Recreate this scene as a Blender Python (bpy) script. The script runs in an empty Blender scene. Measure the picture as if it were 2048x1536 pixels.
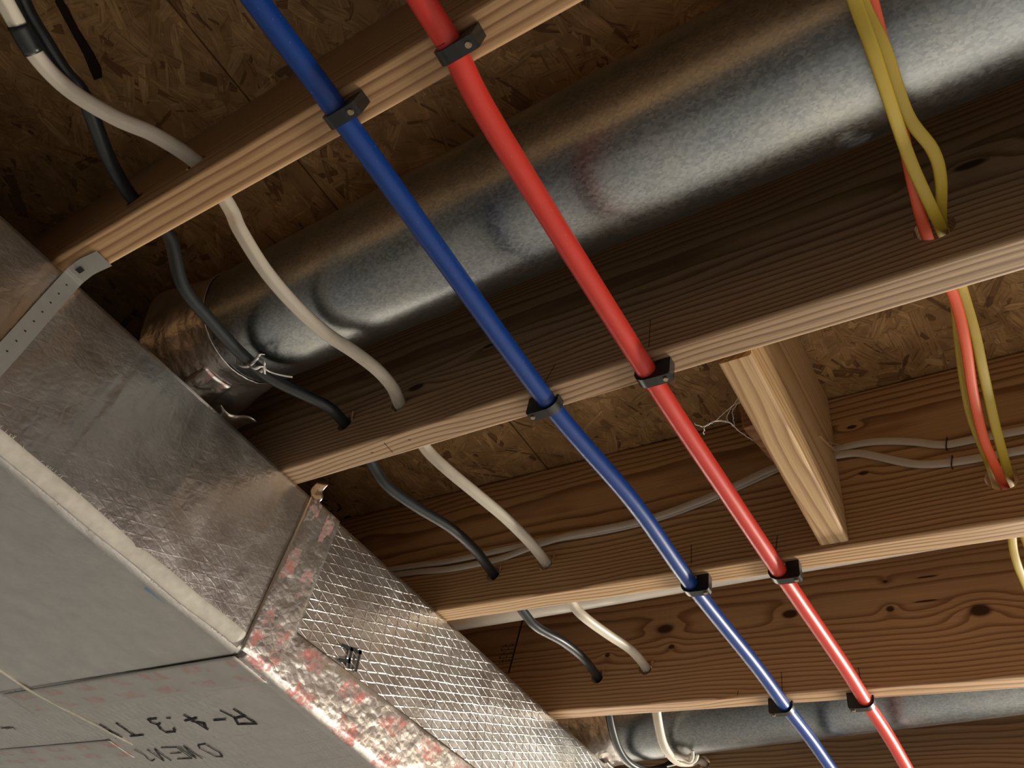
import bpy, bmesh, math, random
from mathutils import Vector, Matrix, noise
C = bpy.context.scene.collection
S = bpy.context.scene
PI = math.pi
# Units are metres. z = 0 is the underside of the joists, the basement floor is at z = -2.4.

# ------------------------------------------------------------------ camera, world, lights, exposure
cam = bpy.data.objects.new('camera', bpy.data.cameras.new('camera'))
C.objects.link(cam)
cam.matrix_world = Matrix(((0.8283, 0.2743, 0.4886, 0), (0.5269, -0.6780, -0.5126, 0),
                           (0.1906, 0.6820, -0.7061, -0.6438), (0, 0, 0, 1)))
cam.data.sensor_width = 36
cam.data.lens = 26.72
cam.data.clip_start = 0.02
S.camera = cam
w = bpy.data.worlds.new('world')
S.world = w
w.use_nodes = True
w.node_tree.nodes['Background'].inputs[0].default_value = (0.8, 0.75, 0.7, 1)
w.node_tree.nodes['Background'].inputs[1].default_value = 0.02


def light(name, kind, loc, power, col, size=0.1, rot=None, size_y=None):
    d = bpy.data.lights.new(name, kind)
    d.energy = power
    d.color = col
    if kind == 'AREA':
        d.size = size
        if size_y:
            d.shape = 'RECTANGLE'
            d.size_y = size_y
    else:
        d.shadow_soft_size = size
    o = bpy.data.objects.new(name, d)
    o.location = loc
    if rot:
        o.rotation_euler = rot
    C.objects.link(o)
    return o


light('ceiling_lamp', 'POINT', (0.72, 3.0, -0.50), 330, (1.0, 0.925, 0.79), 0.17)
light('floor_bounce_fill', 'AREA', (1.3, 1.35, -0.06), 42, (1.0, 0.95, 0.87), 0.3)  # added fill, not a real fixture: brightens the floor for bounce onto the joists
light('side_fill', 'POINT', (3.0, 0.9, -1.5), 6, (1.0, 0.94, 0.86), 0.2)  # added weak fill from the side for the joists' near faces
S.view_settings.view_transform = 'Standard'
S.view_settings.look = 'None'
S.view_settings.gamma = 1
S.view_settings.exposure = 0
S.view_settings.use_curve_mapping = False


# ------------------------------------------------------------------ node helper
class NT:
    def __init__(s, name):
        s.m = bpy.data.materials.new(name)
        s.m.use_nodes = True
        s.t = s.m.node_tree
        s.b = s.t.nodes['Principled BSDF']

    def n(s, typ, **kw):
        x = s.t.nodes.new(typ)
        for k, v in kw.items():
            setattr(x, k, v)
        return x

    def put(s, sock, v):
        if isinstance(v, bpy.types.NodeSocket):
            s.t.links.new(v, sock)
        elif v is not None:
            if sock.type == 'RGBA' and len(v) == 3:
                v = (*v, 1)
            sock.default_value = v

    def math(s, op, a, b=None, c=None, clamp=False):
        x = s.n('ShaderNodeMath', operation=op, use_clamp=clamp)
        for i, v in enumerate((a, b, c)):
            if v is not None:
                s.put(x.inputs[i], v)
        return x.outputs[0]

    def coord(s, which='Object'):
        return s.n('ShaderNodeTexCoord').outputs[which]

    def mapping(s, vec, scale=(1, 1, 1), loc=(0, 0, 0), rot=(0, 0, 0)):
        x = s.n('ShaderNodeMapping')
        s.put(x.inputs[0], vec)
        x.inputs['Location'].default_value = loc
        x.inputs['Rotation'].default_value = rot
        x.inputs['Scale'].default_value = scale
        return x.outputs[0]

    def noise(s, vec, scale, detail=3, rough=0.5, out=0):
        x = s.n('ShaderNodeTexNoise')
        s.put(x.inputs['Vector'], vec)
        x.inputs['Scale'].default_value = scale
        x.inputs['Detail'].default_value = detail
        x.inputs['Roughness'].default_value = rough
        return x.outputs[out]

    def voro(s, vec, scale, feature='F1', out='Distance', rnd=1.0):
        x = s.n('ShaderNodeTexVoronoi', feature=feature)
        s.put(x.inputs['Vector'], vec)
        x.inputs['Scale'].default_value = scale
        x.inputs['Randomness'].default_value = rnd
        return x.outputs[out]

    def ramp(s, fac, stops, interp='LINEAR'):
        x = s.n('ShaderNodeValToRGB')
        x.color_ramp.interpolation = interp
        e = x.color_ramp.elements
        while len(e) < len(stops):
            e.new(0.5)
        for i, (p, c) in enumerate(stops):
            e[i].position = p
            e[i].color = (*c, 1) if len(c) == 3 else c
        s.put(x.inputs[0], fac)
        return x.outputs[0]

    def mix(s, fac, a, b, mode='MIX'):
        x = s.n('ShaderNodeMix', data_type='RGBA', blend_type=mode)
        s.put(x.inputs[0], fac)
        s.put(x.inputs[6], a)
        s.put(x.inputs[7], b)
        return x.outputs[2]

    def sep(s, vec):
        x = s.n('ShaderNodeSeparateXYZ')
        s.put(x.inputs[0], vec)
        return x.outputs

    def bump(s, h, strength, dist, normal=None):
        x = s.n('ShaderNodeBump')
        s.put(x.inputs['Height'], h)
        x.inputs['Strength'].default_value = strength
        x.inputs['Distance'].default_value = dist
        if normal is not None:
            s.put(x.inputs['Normal'], normal)
        return x.outputs[0]

    def out(s, col=None, rough=None, metal=None, normal=None, spec=None, coat=None):
        for k, v in (('Base Color', col), ('Roughness', rough), ('Metallic', metal), ('Normal', normal),
                     ('Specular IOR Level', spec), ('Coat Weight', coat)):
            if v is not None:
                s.put(s.b.inputs[k], v)
        return s.m


def plain(name, col, rough=0.5, metal=0.0, spec=0.5, var=0.12, scale=60, bump=0.0):
    t = NT(name)
    v = t.coord()
    f = t.noise(v, scale, 4)
    c = t.mix(f, [x * (1 - var) for x in col], [min(1, x * (1 + var)) for x in col])
    nr = t.bump(f, bump, 0.002) if bump else None
    return t.out(c, rough, metal, nr, spec)


def wood(name, seed=0.0, pith=(0.07, 0.12), pitch=0.0045, light_c=(0.47, 0.30, 0.15), dark_c=(0.25, 0.125, 0.052), knots=(), rough=0.52):
    """Softwood sawn along local x: growth rings round a wandering pith, fibre streaks, knots."""
    t = NT(name)
    v = t.mapping(t.coord(), loc=(seed * 3.7, 0, 0))
    x, y, z = t.sep(t.coord())
    wander = t.noise(t.mapping(v, scale=(1.1, 3, 3)), 1.0, 3, 0.55)
    wander2 = t.noise(t.mapping(v, scale=(5, 22, 22), loc=(seed, 1, 2)), 1.0, 2)
    yy = t.math('SUBTRACT', y, pith[0])
    zz = t.math('SUBTRACT', t.math('ADD', z, t.math('MULTIPLY', t.math('SUBTRACT', wander, 0.5), 0.07)), pith[1])
    r = t.math('SQRT', t.math('ADD', t.math('MULTIPLY', yy, yy), t.math('MULTIPLY', zz, zz)))
    r = t.math('ADD', r, t.math('MULTIPLY', wander2, 0.006))
    kmask = None
    for kx, kz, kr, ka in knots:
        dx = t.math('DIVIDE', t.math('SUBTRACT', x, kx), ka)
        dz = t.math('SUBTRACT', z, kz)
        d2 = t.math('ADD', t.math('MULTIPLY', dx, dx), t.math('MULTIPLY', dz, dz))
        d = t.math('SQRT', d2)
        d = t.math('ADD', d, t.math('MULTIPLY', t.math('SUBTRACT', wander2, 0.5), kr * 0.7))
        infl = t.math('EXPONENT', t.math('MULTIPLY', d2, -1.0 / (5.5 * kr * kr)))
        r = t.math('ADD', r, t.math('MULTIPLY', infl, kr * 0.9))
        k1 = t.math('SUBTRACT', 1.0, t.math('SMOOTH_MIN', t.math('DIVIDE', d, kr), 1.0, 0.2), clamp=True)
        k1 = t.math('MULTIPLY', k1, 2.6, clamp=True)
        kmask = k1 if kmask is None else t.math('MAXIMUM', kmask, k1)
    gap = t.noise(t.mapping(v, scale=(0.3, 30, 30)), 1.0, 1)
    ring = t.math('FRACT', t.math('ADD', t.math('DIVIDE', r, pitch), t.math('MULTIPLY', gap, 1.6)))
    c = t.ramp(ring, [(0.0, light_c), (0.45, [a * 0.95 for a in light_c]), (0.80, dark_c), (0.90, [a * 0.9 for a in dark_c]), (1.0, light_c)])
    fib = t.noise(t.mapping(v, scale=(4, 420, 420)), 1.0, 3)
    c = t.mix(1.0, c, t.ramp(fib, [(0.25, (0.80, 0.78, 0.76)), (0.7, (1.08, 1.08, 1.08))]), 'MULTIPLY')
    tone = t.noise(t.mapping(v, scale=(0.9, 5, 5)), 1.0, 2)
    c = t.mix(1.0, c, t.ramp(tone, [(0.3, (0.86, 0.80, 0.74)), (0.7, (1.06, 1.04, 1.0))]), 'MULTIPLY')
    if kmask is not None:
        c = t.mix(kmask, c, (0.055, 0.026, 0.014))
    h = t.math('ADD', t.math('MULTIPLY', ring, 0.5), t.math('MULTIPLY', fib, 0.6))
    return t.out(c, rough, 0, t.bump(h, 0.25, 0.0012), 0.4)


def foil(name, scrim=0.55, rough=0.26, crumple=0.5, col=(0.80, 0.78, 0.75), red=False, plane='yz', red_amt=0.75):
    """Reinforced aluminium foil: metal with scrim threads and crumples; red=True adds printed dashes from the UV."""
    t = NT(name)
    v = t.coord()
    x, y, z = t.sep(v)
    h = t.math('MULTIPLY', t.noise(v, 42, 5, 0.6), 0.75 * crumple)
    h = t.math('ADD', h, t.math('MULTIPLY', t.voro(t.mapping(v, scale=(1, 1, 1.0)), 95, 'DISTANCE_TO_EDGE'), 0.5 * crumple))
    h = t.math('ADD', h, t.math('MULTIPLY', t.noise(v, 9, 3), 1.4 * crumple))
    if scrim:
        a, b = y, t.math('ADD', z, t.math('MULTIPLY', x, 0.8))
        wob = t.math('MULTIPLY', t.noise(v, 30, 2), 0.004)
        tot = None
        for ca, cb, per in ((-0.37, 0.93, 0.0145), (0.284, 0.959, 0.0130), (0.98, 0.19, 0.024)):
            q = t.math('ADD', t.math('ADD', t.math('MULTIPLY', a, ca), t.math('MULTIPLY', b, cb)), wob)
            f = t.math('FRACT', t.math('DIVIDE', q, per))
            f = t.math('ABSOLUTE', t.math('SUBTRACT', f, 0.5))
            f = t.math('SUBTRACT', 1.0, t.math('MULTIPLY', f, 11.0), clamp=True)
            tot = f if tot is None else t.math('MAXIMUM', tot, f)
        pres = t.math('MULTIPLY', t.math('SUBTRACT', t.noise(v, 5.5, 3), 0.28), 5.0, clamp=True)
        pres = t.math('MULTIPLY', pres, t.math('MULTIPLY', t.math('SUBTRACT', t.noise(v, 190, 2), 0.12), 2.2, clamp=True))
        h = t.math('ADD', h, t.math('MULTIPLY', t.math('MULTIPLY', tot, pres), scrim))
    c = t.mix(t.noise(t.mapping(v, scale=(1, 1, 0.35)), 26, 5, 0.65), [k * 0.72 for k in col], [min(1, k * 1.08) for k in col])
    met = 1.0
    if red:
        u, w_, _ = t.sep(t.coord('UV'))
        ms = None
        rag = t.math('SUBTRACT', t.noise(v, 55, 4, 0.6), 0.5)
        w_ = t.math('ADD', w_, t.math('MULTIPLY', rag, 0.22))
        for off, lo, hi in ((0.0, 0.08, 0.36), (0.5, 0.60, 0.86)):
            f = t.math('FRACT', t.math('ADD', t.math('ADD', t.math('DIVIDE', u, 0.094), off), t.math('ADD', t.math('MULTIPLY', w_, 0.75), t.math('MULTIPLY', rag, 0.30))))
            m = t.math('LESS_THAN', f, 0.50)
            m = t.math('MULTIPLY', m, t.math('MULTIPLY', t.math('GREATER_THAN', w_, lo), t.math('LESS_THAN', w_, hi)))
            ms = m if ms is None else t.math('MAXIMUM', ms, m)
        wear = t.math('MULTIPLY', t.math('SUBTRACT', t.noise(v, 60, 5, 0.7), 0.40), 5.0, clamp=True)
        ms = t.math('MULTIPLY', t.math('MULTIPLY', ms, wear), red_amt)
        c = t.mix(ms, c, (0.55, 0.085, 0.06))
        met = t.math('SUBTRACT', 1.0, t.math('MULTIPLY', ms, 0.75))
    rr = t.math('ADD', rough - 0.06, t.math('MULTIPLY', t.noise(v, 25, 4), 0.16))
    return t.out(c, rr, met, t.bump(h, 0.55, 0.0022))


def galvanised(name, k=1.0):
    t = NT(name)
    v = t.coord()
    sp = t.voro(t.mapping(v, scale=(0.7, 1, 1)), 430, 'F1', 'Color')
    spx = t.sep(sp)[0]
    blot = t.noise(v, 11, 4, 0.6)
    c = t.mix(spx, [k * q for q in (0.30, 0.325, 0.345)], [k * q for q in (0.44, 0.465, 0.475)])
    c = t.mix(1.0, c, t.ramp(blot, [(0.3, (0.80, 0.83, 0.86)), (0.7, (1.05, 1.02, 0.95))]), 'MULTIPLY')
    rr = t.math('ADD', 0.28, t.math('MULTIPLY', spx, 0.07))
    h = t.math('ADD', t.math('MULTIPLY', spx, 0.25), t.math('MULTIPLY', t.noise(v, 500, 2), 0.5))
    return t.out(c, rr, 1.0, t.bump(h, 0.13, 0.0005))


def osb_mat():
    t = NT('oriented_strand_board')
    a = t.n('ShaderNodeAttribute', attribute_name='flake')
    rnd = t.sep(a.outputs['Color'])
    c = t.ramp(rnd[0], [(0.0, (0.22, 0.118, 0.048)), (0.3, (0.39, 0.235, 0.102)), (0.7, (0.50, 0.315, 0.146)), (1.0, (0.60, 0.40, 0.20))])
    v = t.coord()
    fib = t.noise(t.mapping(t.coord('UV'), scale=(22, 330, 1)), 1.0, 4, 0.65)
    c = t.mix(1.0, c, t.ramp(fib, [(0.28, (0.45, 0.40, 0.35)), (0.52, (0.95, 0.93, 0.90)), (0.72, (1.16, 1.14, 1.10))]), 'MULTIPLY')
    pat = t.noise(v, 16, 4, 0.6)
    c = t.mix(1.0, c, t.ramp(pat, [(0.34, (0.66, 0.62, 0.56)), (0.62, (1.08, 1.06, 1.04))]), 'MULTIPLY')
    return t.out(c, 0.6, 0, t.bump(t.noise(v, 300, 3), 0.3, 0.001), 0.3)


def pipe_mat(name, col):
    t = NT(name)
    v = t.coord()
    f = t.noise(t.mapping(v, scale=(1, 0.12, 1)), 160, 4, 0.6)
    c = t.mix(f, [x * 0.86 for x in col], [min(1, x * 1.12) for x in col])
    dust = t.math('MULTIPLY', t.math('SUBTRACT', t.noise(v, 420, 2), 0.70), 6.0, clamp=True)
    c = t.mix(t.math('MULTIPLY', dust, 0.35), c, (0.75, 0.72, 0.68))
    return t.out(c, t.math('ADD', 0.30, t.math('MULTIPLY', f, 0.20)), 0, t.bump(t.noise(v, 35, 2), 0.06, 0.002), 0.36)


def cable_mat(name, col, rough=0.42, grime=0.25):
    t = NT(name)
    v = t.coord()
    f = t.noise(t.mapping(v, scale=(1, 0.35, 1)), 55, 5, 0.65)
    g = t.math('MULTIPLY', t.math('SUBTRACT', f, 0.52), 4.0, clamp=True)
    c = t.mix(t.math('MULTIPLY', g, grime), col, [x * 0.35 for x in col])
    return t.out(c, rough, 0, t.bump(f, 0.08, 0.002), 0.45)


def concrete(name, col):
    t = NT(name)
    v = t.coord()
    f = t.noise(v, 2.2, 8, 0.6)
    return t.out(t.mix(f, [x * 0.8 for x in col], [x * 1.15 for x in col]), 0.75, 0, t.bump(f, 0.2, 0.01), 0.3)


M = dict(
    osb=osb_mat(),
    foil_side=foil('foil_scrim_wrap', 0.06, 0.30, 0.62),
    foil_b=foil('foil_scrim_wrap_grid', 0.42, 0.28, 0.42),
    tape=foil('foil_tape_red_print', 0.0, 0.30, 1.0, (0.86, 0.84, 0.81), True),
    tape_flat=foil('foil_tape_faint_print', 0.0, 0.34, 0.3, (0.74, 0.72, 0.69), True, 'xy', 0.40),
    tape_plain=foil('foil_tape', 0.0, 0.32, 1.0, (0.86, 0.82, 0.79)),
    kraft=plain('white_scrim_kraft', (0.50, 0.47, 0.41), 0.55, 0, 0.3, 0.25, 90, 0.25),
    galv=galvanised('galvanised_steel'),
    galv_dimmed=galvanised('dimmed_galvanised_steel', 0.70),  # near duct's steel darkened to stand in for dimmer reflections on the far duct
    strap=plain('zinc_strap', (0.27, 0.26, 0.24), 0.45, 0.35, 0.5, 0.08, 80),
    blue=pipe_mat('blue_pex', (0.002, 0.036, 0.205)),
    red=pipe_mat('red_pex', (0.56, 0.036, 0.023)),
    black=plain('black_plastic', (0.012, 0.013, 0.014), 0.35, 0, 0.5, 0.2, 90),
    brass=plain('nail_head', (0.36, 0.29, 0.18), 0.4, 0.8, 0.5, 0.1, 200),
    white=cable_mat('white_cable_jacket', (0.53, 0.475, 0.395)),
    romex=cable_mat('pale_cable_jacket', (0.66, 0.61, 0.54), 0.35, 0.12),
    blackc=cable_mat('black_cable_jacket', (0.016, 0.019, 0.021), 0.38, 0.2),
    yellow=cable_mat('yellow_cable_jacket', (0.43, 0.305, 0.026), 0.45, 0.12),
    orange=cable_mat('orange_cable_jacket', (0.72, 0.10, 0.035), 0.42, 0.1),
    pvc=plain('white_pvc', (0.78, 0.74, 0.66), 0.3, 0, 0.5, 0.04, 30),
    ink=plain('black_ink', (0.012, 0.011, 0.012), 0.6, 0, 0.3, 0.2, 200),
    pencil=plain('pencil_lead', (0.045, 0.030, 0.024), 0.7, 0, 0.2, 0.2, 300),
    dark_patch=plain('dark_brown', (0.020, 0.012, 0.008), 0.7, 0, 0.2, 0.2, 60),
    steel=plain('steel_wire', (0.45, 0.44, 0.43), 0.3, 0.9, 0.5, 0.1, 200),
    staple=plain('dark_staple', (0.06, 0.045, 0.035), 0.5, 0.5, 0.5, 0.1, 200),
    web=plain('spider_silk', (0.70, 0.66, 0.62), 0.6, 0, 0.3, 0.1, 200),
    floor=concrete('concrete_floor', (0.50, 0.52, 0.54)),
    wall_blocker=concrete('dark_blocker_wall', (0.09, 0.085, 0.08)),  # dark so that the unseen back wall returns little bounce light
    wall=concrete('concrete_wall', (0.43, 0.44, 0.45)),
    blueline=plain('blue_print', (0.10, 0.17, 0.27), 0.5),
)


# ------------------------------------------------------------------ object helpers
def obj(name, me, mat, parent=None, loc=(0, 0, 0), rotz=0.0, smooth=False):
    if isinstance(me, bmesh.types.BMesh):
        d = bpy.data.meshes.new(name)
        bmesh.ops.recalc_face_normals(me, faces=me.faces)
        me.to_mesh(d)
        me.free()
        me = d
    o = bpy.data.objects.new(name, me)
    C.objects.link(o)
    if mat is not None:
        me.materials.clear()
        for m in (mat if isinstance(mat, (list, tuple)) else [mat]):
            me.materials.append(m)
    if smooth:
        for p in me.polygons:
            p.use_smooth = True
    if parent:
        o.parent = parent
    o.location = loc
    o.rotation_euler = (0, 0, rotz)
    return o


def tag(o, label=None, cat=None, group=None, kind=None):
    for k, v in (('label', label), ('category', cat), ('group', group), ('kind', kind)):
        if v:
            o[k] = v
    return o


def thing(name, label, cat, loc=(0, 0, 0), rotz=0.0, group=None):
    o = bpy.data.objects.new(name, None)
    o.empty_display_size = 0.02
    C.objects.link(o)
    o.location = loc
    o.rotation_euler = (0, 0, rotz)
    return tag(o, label, cat, group)


def box(bm, lo, hi):
    r = bmesh.ops.create_cube(bm, size=1)
    for v in r['verts']:
        for i in range(3):
            v.co[i] = lo[i] + (v.co[i] + 0.5) * (hi[i] - lo[i])
    return r['verts']


def cr(pts, n=8):
    """Catmull-Rom through the points."""
    P = [Vector(p) for p in pts]
    P = [P[0] * 2 - P[1]] + P + [P[-1] * 2 - P[-2]]
    out = []
    for i in range(1, len(P) - 2):
        a, b, c, d = P[i - 1], P[i], P[i + 1], P[i + 2]
        for k in range(n):
            t = k / n
            out.append(0.5 * ((2 * b) + (c - a) * t + (2 * a - 5 * b + 4 * c - d) * t * t + (3 * b - a - 3 * c + d) * t ** 3))
    out.append(P[-2])
    return out


def sweep(pts, w_, h_=None, up=(0, 0, 1), seg=20, groove=0.0, n=8, expo=2.0, twist=None, bm=None, smooth_path=True):
    """A round or flat cable along the points: width w_ across, height h_ along up, two soft grooves if asked."""
    h_ = h_ or w_
    bm = bm or bmesh.new()
    path = cr(pts, n) if smooth_path else [Vector(p) for p in pts]
    up = Vector(up)
    rings = []
    for i, p in enumerate(path):
        t = (path[min(i + 1, len(path) - 1)] - path[max(i - 1, 0)]).normalized()
        s = t.cross(up)
        s = s.normalized() if s.length > 1e-4 else Vector((1, 0, 0))
        u = s.cross(t).normalized()
        if twist:
            a = twist(i / (len(path) - 1))
            s, u = s * math.cos(a) + u * math.sin(a), u * math.cos(a) - s * math.sin(a)
        ring = []
        for k in range(seg):
            a = 2 * PI * k / seg
            ca, sa = math.cos(a), math.sin(a)
            x = math.copysign(abs(ca) ** (2 / expo), ca)
            y = math.copysign(abs(sa) ** (2 / expo), sa)
            g = 1 - groove * (max(0, math.cos(6 * a + PI)) if groove else 0) * abs(sa)
            ring.append(bm.verts.new(p + s * (x * w_ / 2 * g) + u * (y * h_ / 2 * g)))
        rings.append(ring)
    for a, b in zip(rings, rings[1:]):
        for k in range(seg):
            bm.faces.new((a[k], a[(k + 1) % seg], b[(k + 1) % seg], b[k]))
    bm.faces.new(rings[0][::-1])
    bm.faces.new(rings[-1])
    return bm


def strokes(lines, origin, ax, ay, nrm, wid, thick=0.0003, bm=None):
    """Ink strokes as thin raised ribbons on a plane: 2D polylines -> mesh."""
    bm = bm or bmesh.new()
    o, ax, ay, nrm = Vector(origin), Vector(ax), Vector(ay), Vector(nrm).normalized()
    for ln in lines:
        pts = [o + ax * p[0] + ay * p[1] for p in ln]
        for a, b in zip(pts, pts[1:]):
            d = (b - a).normalized()
            s = d.cross(nrm).normalized() * wid / 2
            e = d * wid * 0.4
            q = [a - e + s, b + e + s, b + e - s, a - e - s]
            lo = [bm.verts.new(c) for c in q]
            hi = [bm.verts.new(c + nrm * thick) for c in q]
            bm.faces.new(hi)
            bm.faces.new(lo[::-1])
            for k in range(4):
                bm.faces.new((lo[k], lo[(k + 1) % 4], hi[(k + 1) % 4], hi[k]))
    return bm


def cyl_y(bm, x, z, y0, y1, r, seg=28):
    a = [bm.verts.new((x + r * math.cos(2 * PI * k / seg), y0, z + r * math.sin(2 * PI * k / seg))) for k in range(seg)]
    b = [bm.verts.new((v.co.x, y1, v.co.z)) for v in a]
    for k in range(seg):
        bm.faces.new((a[k], a[(k + 1) % seg], b[(k + 1) % seg], b[k]))
    bm.faces.new(a[::-1])
    bm.faces.new(b)


def cut(me, cutter_bm):
    """Drill: boolean difference applied to the mesh, nothing left behind."""
    cm = bpy.data.meshes.new('cutter')
    bmesh.ops.recalc_face_normals(cutter_bm, faces=cutter_bm.faces)
    cutter_bm.to_mesh(cm)
    cutter_bm.free()
    a = bpy.data.objects.new('blank', me)
    b = bpy.data.objects.new('cutter', cm)
    C.objects.link(a)
    C.objects.link(b)
    md = a.modifiers.new('b', 'BOOLEAN')
    md.object = b
    md.operation = 'DIFFERENCE'
    md.solver = 'EXACT'
    dg = bpy.context.evaluated_depsgraph_get()
    dg.update()
    r = bpy.data.meshes.new_from_object(a.evaluated_get(dg))
    bpy.data.objects.remove(a)
    bpy.data.objects.remove(b)
    bpy.data.meshes.remove(cm)
    return r


# ------------------------------------------------------------------ structure: room shell and subfloor
D = 0.269            # joist depth
T = 0.038            # joist thickness


def structure(name, lo, hi, m):
    bm = bmesh.new()
    box(bm, lo, hi)
    return tag(obj(name, bm, m), kind='structure')


structure('floor', (-4, -0.9, -2.5), (4, 6.5, -2.4), M['floor'])
structure('wall_front', (-4, 6.5, -2.4), (4, 6.6, D), M['wall'])
structure('wall_back_blocker', (-4, -0.95, -2.4), (4, -0.85, D), M['wall_blocker'])  # unseen, set close behind the camera to keep bounce light off the first bay
structure('wall_left', (-4.1, -0.9, -2.4), (-4, 6.5, D), M['wall'])
structure('wall_right', (4, -0.9, -2.4), (4.1, 6.5, D), M['wall'])


def osb_ceiling():
    rng = random.Random(7)
    seam = -0.687
    V, F, col, uv = [], [], [], []

    def quadbox(lo, hi, c):
        n = len(V)
        for z in (lo[2], hi[2]):
            V.extend([(lo[0], lo[1], z), (hi[0], lo[1], z), (hi[0], hi[1], z), (lo[0], hi[1], z)])
        for f in ((3, 2, 1, 0), (4, 5, 6, 7), (0, 1, 5, 4), (1, 2, 6, 5), (2, 3, 7, 6), (3, 0, 4, 7)):
            F.append(tuple(n + i for i in f))
            col.append(c)
            uv.append([(0, 0)] * 4)
    for a, b in ((-4, seam - 0.0015), (seam + 0.0015, 4)):
        quadbox((a, -0.9, D + 0.001), (b, 6.5, D + 0.019), 0.42)
    for i in range(39000):
        x, y = rng.uniform(-2.1, 1.2), rng.uniform(-0.75, 1.72)
        L = rng.choice((0.012, 0.02, 0.03, 0.03, 0.045, 0.06, 0.08)) * rng.uniform(0.7, 1.25)
        W = rng.choice((0.004, 0.007, 0.012, 0.02)) * rng.uniform(0.7, 1.2) * (0.7 + L * 6)
        W = min(W, L * 0.6)
        a = rng.gauss(1.25, 0.75) if rng.random() < 0.72 else rng.uniform(0, PI)
        ca, sa = math.cos(a), math.sin(a)
        t1, t2 = rng.uniform(0.35, 1), rng.uniform(0.35, 1)
        out = [(-L / 2, -W / 2 * t1), (-L * 0.2, -W / 2), (L * 0.3, -W / 2 * rng.uniform(0.8, 1)), (L / 2, -W / 2 * t2),
               (L / 2 * rng.uniform(0.85, 1), W / 2 * t2), (L * 0.1, W / 2), (-L * 0.3, W / 2 * rng.uniform(0.8, 1)), (-L / 2 * rng.uniform(0.85, 1), W / 2 * t1)]
        pts = [(x + px * ca - py * sa, y + px * sa + py * ca) for px, py in out]
        xs = [p[0] for p in pts]
        if min(xs) < seam + 0.002 and max(xs) > seam - 0.002:
            pts = [(min(p[0], seam - 0.0018) if x < seam else max(p[0], seam + 0.0018), p[1]) for p in pts]
        z = D + rng.uniform(0, 0.0008)
        tx, ty = rng.gauss(0, 0.016), rng.gauss(0, 0.016)
        n = len(V)
        for (px, py) in pts:
            V.append((px, py, z + (px - x) * tx + (py - y) * ty))
        F.append(tuple(range(n + 7, n - 1, -1)))
        c = min(1, max(0, rng.gauss(0.5, 0.19)))
        if rng.random() < 0.06:
            c = 0.0
        col.append(c)
        uo = rng.random() * 50
        uv.append([(px + uo, py + uo) for px, py in out][::-1])
    me = bpy.data.meshes.new('ceiling')
    me.from_pydata(V, [], F)
    at = me.color_attributes.new('flake', 'FLOAT_COLOR', 'CORNER')
    ul = me.uv_layers.new(name='UVMap')
    for p, c, u in zip(me.polygons, col, uv):
        for k, li in enumerate(p.loop_indices):
            at.data[li].color = (c, c, c, 1)
            ul.data[li].uv = u[k]
    o = tag(obj('ceiling', me, M['osb']), kind='structure')
    st = [[(-1.2195, .7963), (-1.2147, .8161)], [(-1.2195, .7963), (-1.2019, .8021)], [(-1.2158, .8341), (-1.2536, .8499)],
          [(-1.2055, .8654), (-1.1872, .8619)], [(-1.205, .84), (-1.19, .835), (-1.185, .82)]]
    obj('ink_stamp', strokes(st, (0, 0, D - 0.0012), (1, 0, 0), (0, 1, 0), (0, 0, -1), 0.004), M['ink'], o)
    bm = bmesh.new()  # thin dark brown band on the underside of the board
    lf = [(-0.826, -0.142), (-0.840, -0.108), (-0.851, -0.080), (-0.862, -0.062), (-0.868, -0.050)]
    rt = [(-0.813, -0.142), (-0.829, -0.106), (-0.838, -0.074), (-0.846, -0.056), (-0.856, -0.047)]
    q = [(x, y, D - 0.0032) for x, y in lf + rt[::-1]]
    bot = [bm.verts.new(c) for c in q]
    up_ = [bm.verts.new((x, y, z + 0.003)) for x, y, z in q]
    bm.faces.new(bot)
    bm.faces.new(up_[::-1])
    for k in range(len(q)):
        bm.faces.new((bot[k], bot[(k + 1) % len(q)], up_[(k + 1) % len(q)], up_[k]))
    obj('dark_band', bm, M['dark_patch'], o)
    return o


osb_ceiling()


# ------------------------------------------------------------------ joists
def joist(label, y0, slope, dz, mat, holes=(), x0=-3.95, x1=1.7):
    bm = bmesh.new()
    box(bm, (x0, 0, 0), (x1, T, D - dz - 0.0015))
    ed = [e for e in bm.edges if abs(e.verts[0].co.y - e.verts[1].co.y) < 1e-6 and abs(e.verts[0].co.z - e.verts[1].co.z) < 1e-6]
    bmesh.ops.bevel(bm, geom=ed, offset=0.0042, segments=4, affect='EDGES', profile=0.5)
    me = bpy.data.meshes.new('wooden_joist')
    bmesh.ops.recalc_face_normals(bm, faces=bm.faces)
    bm.to_mesh(me)
    bm.free()
    if holes:
        c = bmesh.new()
        for hx, hz, hr in holes:
            cyl_y(c, hx, hz - dz, -0.02, T + 0.02, hr)
        me = cut(me, c)
    o = obj('wooden_joist', me, mat, None, (0, y0, dz), math.atan(slope))
    for p in me.polygons:
        p.use_smooth = False
    return tag(o, label, 'joist', 'floor joists in a row')


def kn(*l):
    return l


JY = (-0.300, 0.100, 0.485, 0.882, 1.282, 1.690)
SL = (0.02, 0.0284, 0.0074, 0.0118, 0.0038, 0.004)
DZ = (0.0, 0.0, -0.0049, -0.0064, 0.006, 0.0)


def face_y(k, x, back=False):
    return JY[k] + SL[k] * x + (T if back else 0)


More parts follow.
